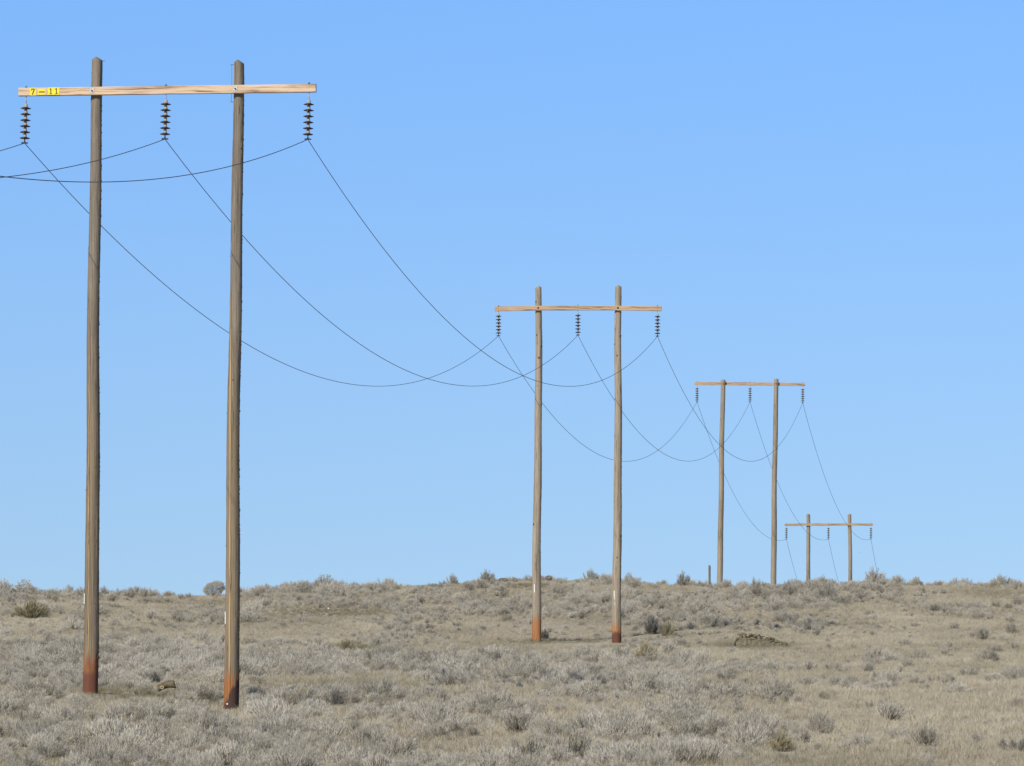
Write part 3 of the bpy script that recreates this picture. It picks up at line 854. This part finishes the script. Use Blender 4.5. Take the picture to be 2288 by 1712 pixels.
# keep-clear sight lines: plants in front of these may not rise above the given row (px range, row at left, row at right, depth)
clear_rows = []
for fr, rows in ((FR[0], (1541, 1581)), (FR[1], (1425, 1434))):
    for q, rw in zip(fr['poles'], rows):
        hw = q['rb'] * F / fr['D'] * 1.15
        clear_rows.append((q['base'][0] - hw, q['base'][0] + hw, rw, rw, fr['D'] + .6))
LOG_Y = solveY(366, 1547); MND_Y = solveY(1700, 1446)
clear_rows += [(345, 396, 1546, 1540, LOG_Y + .4), (1646, 1768, 1428, 1446, MND_Y + 1.), (450, 505, 1322, 1322, Y_CREST + 2),
               (1440, 1470, 1414, 1414, solveY(1455, 1419)), (735, 770, 1572, 1572, solveY(752, 1580)), (35, 110, 1378, 1378, solveY(72, 1382)),
               (726, 742, 1361, 1361, solveY(734, 1363)), (1215, 1330, 1429, 1436, FR[1]['D'] - 1)]

# olive grass patches (px, row, half width px, half height rows)
OLIVE = [(720, 1370, 165, 10), (1240, 1436, 110, 6), (300, 1556, 90, 9), (450, 1570, 45, 8), (1690, 1444, 90, 8), (785, 1452, 60, 9), (1180, 1312, 60, 6), (230, 1552, 40, 10)]


def scatter(n, y0=103, y1=352, power=1.0):
    """points in the wedge the camera (and a camera beside it) can see, even per ground area"""
    out_x = []; out_y = []
    got = 0
    while got < n:
        y = rng.uniform(y0, y1, n); hw = .0817 * y * 1.12 + 3
        x = rng.uniform(-1, 1, n) * hw
        keep = rng.random(n) < hw / (.0817 * y1 * 1.12 + 3)
        out_x.append(x[keep]); out_y.append(y[keep]); got += keep.sum()
    return np.concatenate(out_x)[:n], np.concatenate(out_y)[:n]


def image_pos(x, y):
    z = ground(x, y)
    return CX + F * x / (y * CP + (z - EYE) * SP), row_of(x, y, z)


def max_height(x, y, extra=0.):
    """tallest plant (m) that keeps the sight lines above open"""
    px, gr = image_pos(x, y); m = np.full(len(x), 9.)
    for x0, x1, r0, r1, yd in clear_rows:
        t = np.clip((px - x0) / (x1 - x0), 0, 1)
        inside = (px > x0 - 4) & (px < x1 + 4) & (y < yd)
        m = np.where(inside, np.minimum(m, np.maximum(.0, (gr - (r0 + (r1 - r0) * t) + extra) * y / F)), m)
    return m


# sage: grey belts on the left and centre, thin on the right
sx, sy = scatter(26000)
px, py = image_pos(sx, sy)
dens = fbm(sx / 4.5 + 3, sy / 12 + 8, 4)
right = sstep(1450, 1900, px) * sstep(1360, 1420, py) * .22 + sstep(1750, 2288, px) * .07
band = .12 * np.exp(-((py - 1500) / 38) ** 2) * (1 - sstep(1500, 1700, px)) + .06 * sstep(1560, 1640, py) * (1 - sstep(700, 1100, px)) - .12 * np.exp(-((py - 1440) / 24) ** 2) * sstep(850, 1050, px)
prob = np.clip(.42 + 3.0 * (dens + band - right - .47), .05, .95)
keep = rng.random(len(sx)) < prob
for ox, oy, hw, hh in OLIVE: keep &= ~((((px - ox) / hw) ** 2 + ((py - oy - 4) / (hh * 1.5)) ** 2) < 1)
sx, sy, px, py, prob = sx[keep], sy[keep], px[keep], py[keep], prob[keep]
sh = np.exp(rng.normal(math.log(.235), .40, len(sx))) * (.8 + .4 * prob); sh = np.clip(sh, .09, .62)
sh = np.where(sy > 300, sh * (1 + .25 * sstep(318, 335, sy) * rng.random(len(sx))), sh)
mh = np.minimum(max_height(sx, sy), np.minimum(max_height(sx - sh * .6, sy), max_height(sx + sh * .6, sy)))
k3 = mh > sh * 1.05
sx, sy, px, py, prob, sh = sx[k3], sy[k3], px[k3], py[k3], prob[k3], sh[k3]
app = np.where((px > 10) & (px < 2278) & (py < 1740), sh / sy * F, 0)
order = np.argsort(-app)
big = order[:270]; rest = order[270:]
print('sage', len(sx), 'grass next')


def zone(px, py):
    if px < 190: s = 'left of the nearest poles'
    elif px < 505: s = 'between the nearest poles'
    elif px < 850: s = 'right of the nearest poles'
    elif px < 1450: s = 'below the second pole pair'
    else: s = 'at lower right'
    if py < 1500: return 'grey green sagebrush on the middle slope ' + s
    if py < 1590: return 'grey sagebrush level with the feet of the tallest poles, ' + s
    return 'pale grey sagebrush in the foreground, ' + s


first = []
for n_, i in enumerate(big):
    lb = zone(px[i], py[i])
    o = plant('sagebrush', SAGE[n_ % 6], sx[i], sy[i], sh[i], random.uniform(1.05, 1.75), rng.random() * .72 + .2, max(0, rng.normal(.05, .15)), lb, 'shrub', lb.replace('sagebrush', 'sagebrush clumps', 1))
    first.append(o)


def cover(name, src, x, y, h, wsc, tint, hue, idx, label, cat):
    """ground cover nobody could count: copies of the plants' geometry on points, as one object"""
    z = ground(x, y) - .02
    me = bpy.data.meshes.new(name); me.from_pydata(np.stack([x, y, z], 1).tolist(), [], [])
    for nm, ar, ty in (('tint', tint, 'FLOAT'), ('hue', hue, 'FLOAT'), ('hh', h, 'FLOAT'), ('ww', h * wsc, 'FLOAT'), ('rz', rng.random(len(x)) * 6.283, 'FLOAT')):
        me.attributes.new(nm, ty, 'POINT').data.foreach_set('value', np.asarray(ar, dtype=np.float32))
    me.attributes.new('pick', 'INT', 'POINT').data.foreach_set('value', np.asarray(idx, dtype=np.int32))
    o = link(bpy.data.objects.new(name, me)); tag(o, label, cat, kind='stuff')
    ng = bpy.data.node_groups.new(name, 'GeometryNodeTree')
    ng.interface.new_socket('Geometry', in_out='INPUT', socket_type='NodeSocketGeometry'); ng.interface.new_socket('Geometry', in_out='OUTPUT', socket_type='NodeSocketGeometry')
    gi = ng.nodes.new('NodeGroupInput'); go = ng.nodes.new('NodeGroupOutput')
    ins = ng.nodes.new('GeometryNodeInstanceOnPoints'); jn = ng.nodes.new('GeometryNodeJoinGeometry')
    for s in src[::-1]:
        oi = ng.nodes.new('GeometryNodeObjectInfo'); oi.inputs['Object'].default_value = s; oi.inputs['As Instance'].default_value = False
        g2 = ng.nodes.new('GeometryNodeGeometryToInstance'); ng.links.new(oi.outputs['Geometry'], g2.inputs[0]); ng.links.new(g2.outputs[0], jn.inputs[0])
    def na(nm, ty):
        q = ng.nodes.new('GeometryNodeInputNamedAttribute'); q.data_type = ty; q.inputs[0].default_value = nm; return q.outputs[0]
    cx = ng.nodes.new('ShaderNodeCombineXYZ'); cr = ng.nodes.new('ShaderNodeCombineXYZ')
    ww = na('ww', 'FLOAT')
    ng.links.new(ww, cx.inputs[0]); ng.links.new(ww, cx.inputs[1]); ng.links.new(na('hh', 'FLOAT'), cx.inputs[2]); ng.links.new(na('rz', 'FLOAT'), cr.inputs[2])
    e2r = ng.nodes.new('FunctionNodeEulerToRotation'); ng.links.new(cr.outputs[0], e2r.inputs[0])
    ng.links.new(gi.outputs[0], ins.inputs['Points']); ng.links.new(jn.outputs[0], ins.inputs['Instance'])
    ins.inputs['Pick Instance'].default_value = True; ng.links.new(na('pick', 'INT'), ins.inputs['Instance Index'])
    ng.links.new(e2r.outputs[0], ins.inputs['Rotation']); ng.links.new(cx.outputs[0], ins.inputs['Scale'])
    ng.links.new(ins.outputs[0], go.inputs[0])
    md = o.modifiers.new('scatter', 'NODES'); md.node_group = ng
    return o


R = rest
cover('sagebrush_cover', first[:6], sx[R], sy[R], sh[R], rng.uniform(1.0, 1.7, len(R)), rng.random(len(R)) * .8 + .14,
      np.clip(rng.normal(.05, .15, len(R)), 0, .6), rng.integers(0, 6, len(R)), 'low grey sagebrush scattered over the hillside up to the crest', 'sagebrush')

gx, gy = scatter(105000)
px, py = image_pos(gx, gy)
gh = rng.uniform(.09, .24, len(gx)) * (.75 + .6 * fbm(gx / 4, gy / 9, 2))
hue = np.clip(rng.normal(.0, .12, len(gx)) + 1.3 * (fbm(gx / 5 + 31, gy / 14 + 2, 3) - .5), 0, .45)
tint = np.clip(.5 + .9 * (fbm(gx / 3 + 9, gy / 8 + 1, 3) - .5) + rng.normal(0, .16, len(gx)), 0, 1)
for ox, oy, hw, hh in OLIVE:
    d = ((px - ox) / hw) ** 2 + ((py - oy) / hh) ** 2
    q = np.exp(-(d / 1.3) ** 2); hue = np.maximum(hue, q * rng.uniform(.5, 1, len(gx))); tint = tint * (1 - .5 * q); gh = gh * (1 - .15 * q)
gh = np.minimum(gh, np.maximum(.085, max_height(gx, gy, 7. * rng.random(len(gx)))))
# the grass source tufts are single bunches of grass in the foreground
tl = ['pale bunch of dry grass standing at the bottom edge left of centre', 'tan bunch of dry grass at the bottom edge in the middle', 'dry grass bunch at the bottom edge right of centre', 'dry grass bunch at the bottom right corner']
tufts = []
for i, (tx, ty) in enumerate(((820, 1690), (1090, 1700), (1530, 1695), (2150, 1700))):
    Y = solveY(tx, ty); tufts.append(plant('grass_tuft', TUFT[i], (tx - CX) / F * Y, Y, .34, 1., .7, 0, tl[i], 'grass tuft'))
cover('dry_grass', tufts, gx, gy, gh, rng.uniform(.9, 1.5, len(gx)), tint, hue, rng.integers(0, 4, len(gx)), 'tan dry grass between the sagebrush all over the slope', 'grass')

# ------------------------------------------------------------------ rocks, log, mound, post, birds
def rock_mat(name, a, b, c, sc_=6.):
    m, nt, bs, o = new_mat(name); tc = N(nt, 'ShaderNodeTexCoord')
    n1 = noise_node(nt, tc.outputs['Object'], sc_, 5, .65); n2 = noise_node(nt, tc.outputs['Object'], sc_ * 4, 3, .6)
    f = mth(nt, 'ADD', mth(nt, 'MULTIPLY', n1, .6), mth(nt, 'MULTIPLY', n2, .4))
    L(nt, ramp(nt, f, [(.36, a), (.5, b), (.62, c)]), bs.inputs['Base Color']); bs.inputs['Roughness'].default_value = .9
    bp = N(nt, 'ShaderNodeBump'); bp.inputs['Strength'].default_value = .8; bp.inputs['Distance'].default_value = .04; L(nt, f, bp.inputs['Height']); L(nt, bp.outputs[0], bs.inputs['Normal'])
    return m


def rock_verts(seed, dims, sub=3, rough=.25):
    bm = bmesh.new(); bmesh.ops.create_icosphere(bm, subdivisions=sub, radius=.5)
    for v in bm.verts:
        n_ = mnoise.fractal(v.co * 2.2 + Vector((seed * 3.1, seed, 0)), 1., 2., 4)
        v.co *= 1 + rough * n_
        for ax in ((1, .3, .2), (-.6, .7, .3), (.1, -.8, .6), (0, .2, 1)):     # a few flat broken faces
            a = Vector(ax).normalized(); d = v.co.dot(a)
            if d > .36: v.co -= a * (d - .36) * .8
        v.co = Vector((v.co.x * dims[0], v.co.y * dims[1], v.co.z * dims[2]))
    bm.verts.index_update()
    r = [v.co[:] for v in bm.verts], [[v.index for v in f.verts] for f in bm.faces]
    bm.free(); return r


M_BASALT = rock_mat('dark_basalt', (.05, .045, .04), (.12, .105, .09), (.24, .21, .17))
M_WHITE = rock_mat('white_stone', (.34, .33, .31), (.5, .49, .46), (.62, .61, .58))
M_MOUND = rock_mat('lichen_rubble', (.062, .053, .029), (.135, .117, .068), (.25, .21, .13), 9.)
M_LOG = rock_mat('weathered_log_wood', (.04, .03, .015), (.08, .062, .034), (.14, .11, .063), 4.)
M_POST = pole_mat('post_wood', (.12, .10, .08), (.24, .20, .15), .02, (.2, .1, .05), knots=.03, seed=31.)


def rock(px, py, wp, hp, mat, label, seed, Y=None, name='rock'):
    Y = Y or (solveY(px, py) if py > 1330 else Y_CREST - 2)
    s = Y / F; x = (px - CX) / F * Y
    v, f = rock_verts(seed, (wp * s * 1.1, wp * s * .9, hp * s * 1.3))
    o = mesh_obj(name, v, f, mat); zt = P(px, py, Y).z
    o.location = (x, Y, max(gz(x, Y) + hp * s * .25, 0) if py > 1330 else P(px, py - hp * .45, Y).z)
    return tag(o, label, 'rock')


rock(1226, 1297, 15, 11, M_BASALT, 'dark flat topped boulder on the skyline right of the second left pole', 2)
rock(1151, 1301, 12, 9, M_BASALT, 'small dark boulder on the skyline left of the second left pole', 5)
rock(1126, 1303, 21, 12, M_BASALT, 'wide grey boulder with a white top on the skyline, left of the small dark boulder', 8)
rock(1124.5, 1294, 5, 4, M_WHITE, 'white lump on top of the wide grey skyline boulder', 3)
rock(1243, 1302, 8, 6, M_BASALT, 'smallest dark stone on the skyline, right of the flat topped boulder', 11)
rock(734, 1362, 5, 5, M_WHITE, 'small white stone in the olive grass strip between the first and second pole pairs', 4)

# rubble mound: a low heap of broken, lichen-covered stone, higher at the left
Y = MND_Y; s = Y / F; mb = MB(); rd = random.Random(5)
x0 = (1703 - CX) / F * Y
prof = [(1630, 5), (1652, 28), (1675, 28), (1700, 25), (1722, 19), (1745, 10), (1768, 1)]
for i in range(240):
    ppx = rd.uniform(1646, 1758); hpx = np.interp(ppx, [p[0] for p in prof], [p[1] for p in prof])
    dep = rd.uniform(-1, 1); hz = hpx * (1 - dep * dep) * s * rd.uniform(.55, 1)
    sz = rd.uniform(.05, .16)
    v, f = rock_verts(i + 20, (sz * rd.uniform(1, 2), sz * 1.1, sz * rd.uniform(.5, .9)), 2, .35)
    rot = Matrix.Rotation(rd.uniform(-.2, .8), 3, 'Y') @ Matrix.Rotation(rd.uniform(0, 6), 3, 'Z')
    c = Vector(((ppx - 1703) * s, dep * .9, hz + .0))
    mb.add([rot @ Vector(q) + c for q in v], f)
core = []
n_ = 26
cf = []
for i in range(n_ + 1):
    ppx = 1642 + 120 * i / n_; hpx = np.interp(ppx, [p[0] for p in prof], [p[1] for p in prof])
    for j in range(11):
        dep = -1.2 + .24 * j
        core.append(((ppx - 1703) * s, dep, hpx * s * .9 * max(0, 1 - (dep / 1.15) ** 2) + .06 * mnoise.noise(Vector((i * .7, j * .7, 1))) - .06))
for i in range(n_):
    for j in range(10): cf.append((i * 11 + j, (i + 1) * 11 + j, (i + 1) * 11 + j + 1, i * 11 + j + 1))
mb.add(core, cf)
o = mb.build('rubble_mound', M_MOUND); o.location = (x0, Y, gz(x0, Y) + .04)
tag(o, 'low olive brown mound of broken stones sloping down to the right, beyond the second poles', 'rubble mound')

# fallen log with a knot hole, tilted up to the right
Y = LOG_Y; s = Y / F; c0 = P(353, 1540, Y); c1 = P(391, 1529, Y)
ax = c1 - c0; Lg = ax.length; r = 8.2 * s; v = []; f = []; ns, nr = 22, 16
for i in range(ns + 1):
    t = i / ns
    for k in range(nr):
        a = 2 * math.pi * k / nr
        rr = r * (.86 + .2 * t) * (1 + .16 * mnoise.noise(Vector((math.cos(a) * 1.5, math.sin(a) * 1.5, t * 3))))
        arch = .05 * math.sin(math.pi * t)
        jag = (.04 * mnoise.noise(Vector((a * 2, 5, t))) if i in (0, ns) else 0)
        kn = math.hypot((t - .25) * Lg / .055, (math.sin(a) * -1 - .85) / .25) if math.cos(a) > -.6 else 9
        v.append((t * Lg + jag, rr * math.cos(a), rr * math.sin(a) + arch))
for i in range(ns):
    for k in range(nr): f.append((i * nr + k, i * nr + (k + 1) % nr, (i + 1) * nr + (k + 1) % nr, (i + 1) * nr + k))
f.append(tuple(range(nr))[::-1]); f.append(tuple(ns * nr + k for k in range(nr)))
lg = mesh_obj('fallen_log', v, f, M_LOG, smooth=True); lg.location = c0
lg.rotation_mode = 'QUATERNION'; lg.rotation_quaternion = ax.to_track_quat('X', 'Z')
tag(lg, 'short weathered olive brown log lying tilted in the brush between the nearest poles', 'log')
kn = MB(); ring = [(.036 * math.cos(t), 0, .03 * math.sin(t)) for t in np.linspace(0, 6.283, 14)[:-1]]
kn.tube(ring, .013, 6, 0, True); kn.box((0, .004, 0), (.06, .01, .05), 1, bev=.004)
q = kn.build('knot', [plain('pale_knot_wood', (.42, .36, .2), .8), M_DARK], lg, True); q.location = (Lg * .26, -r * .95, .01)

# short post on the crest
Y = Y_CREST + 4; x = (1585 - CX) / F * Y
pt = P(1585, 1263, Y); mb = MB()
zb = gz(x, Y) - .4; hgt = pt.z - zb; prof_ = [(.066, 0)] + [(.066 - .004 * t + .004 * math.sin(t * 30), t * hgt) for t in np.linspace(.05, .97, 16)] + [(.05, hgt)]
mb.lathe(prof_, 14); o = mb.build('post', M_POST, None, True); o.location = (x, Y, zb)
tag(o, 'short lone wooden post on the crest just left of the third pole pair', 'post')

M_BIRD = plain('dark_feathers', (.035, .033, .035), .8)


def bird(px, py, Y, span, bank, rz, label):
    mb = MB(); s = span
    mb.tube([(0, -.38 * s, 0), (0, -.3 * s, .01 * s), (0, -.12 * s, 0), (0, .12 * s, 0), (0, .3 * s, .01 * s), (0, .42 * s, .0)], [.01 * s, .055 * s, .085 * s, .075 * s, .03 * s, .045 * s], 8)
    for sg in (-1, 1):
        u = [(0.03 * sg * s, -.13 * s, .03 * s), (.25 * sg * s, -.2 * s, .13 * s), (.5 * sg * s, .02 * s, .06 * s), (.27 * sg * s, .06 * s, .11 * s), (.03 * sg * s, .12 * s, .03 * s)]
        d = [(a, b, c - .02 * s) for a, b, c in u]
        fs = [(0, 1, 3, 4), (1, 2, 3), (5 + 4, 5 + 3, 5 + 1, 5), (5 + 3, 5 + 2, 5 + 1)] + [(i, 5 + i, 5 + (i + 1) % 5, (i + 1) % 5) for i in range(5)]
        mb.add(u + d, fs)
    o = mb.build('bird', M_BIRD); o.location = P(px, py, Y); o.rotation_euler = (0, bank, rz)
    return tag(o, label, 'bird', 'tiny birds low over the crest')


for i, (bx, by, lb) in enumerate([
        (1828, 1234, 'tiny dark bird flying between the poles of the farthest pair, upper one'),
        (1877, 1251, 'tiny dark bird flying close to the left of the farthest right pole'),
        (1921, 1236, 'tiny dark bird flying just right of the farthest right pole'),
        (1991, 1241, 'tiny dark bird flying well right of the farthest pole pair'),
        (2151, 1200, 'highest tiny dark bird in the empty sky at the right'),
        (899, 1254, 'highest tiny dark bird over the skyline between the first and second pole pairs'),
        (803, 1282, 'tiny dark bird low over the skyline right of the broad rounded sagebrush'),
        (774, 1293, 'lowest tiny dark bird just above the right of the broad rounded sagebrush'),
        (665, 1281, 'tiny dark bird low over the skyline left of the broad rounded sagebrush'),
        (351, 1285, 'tiny dark bird between the two poles of the nearest pair, upper one'),
        (378, 1307, 'tiny dark bird between the two poles of the nearest pair, lower one')]):
    bird(bx, by, 640 + 13 * i, .17, random.uniform(-.4, .4), random.uniform(-1.2, 1.2), lb)

for o in COL.objects:
    if o.parent is None and 'label' in o and not 4 <= len(o['label'].split()) <= 16: print('LABEL', o.name, o['label'])
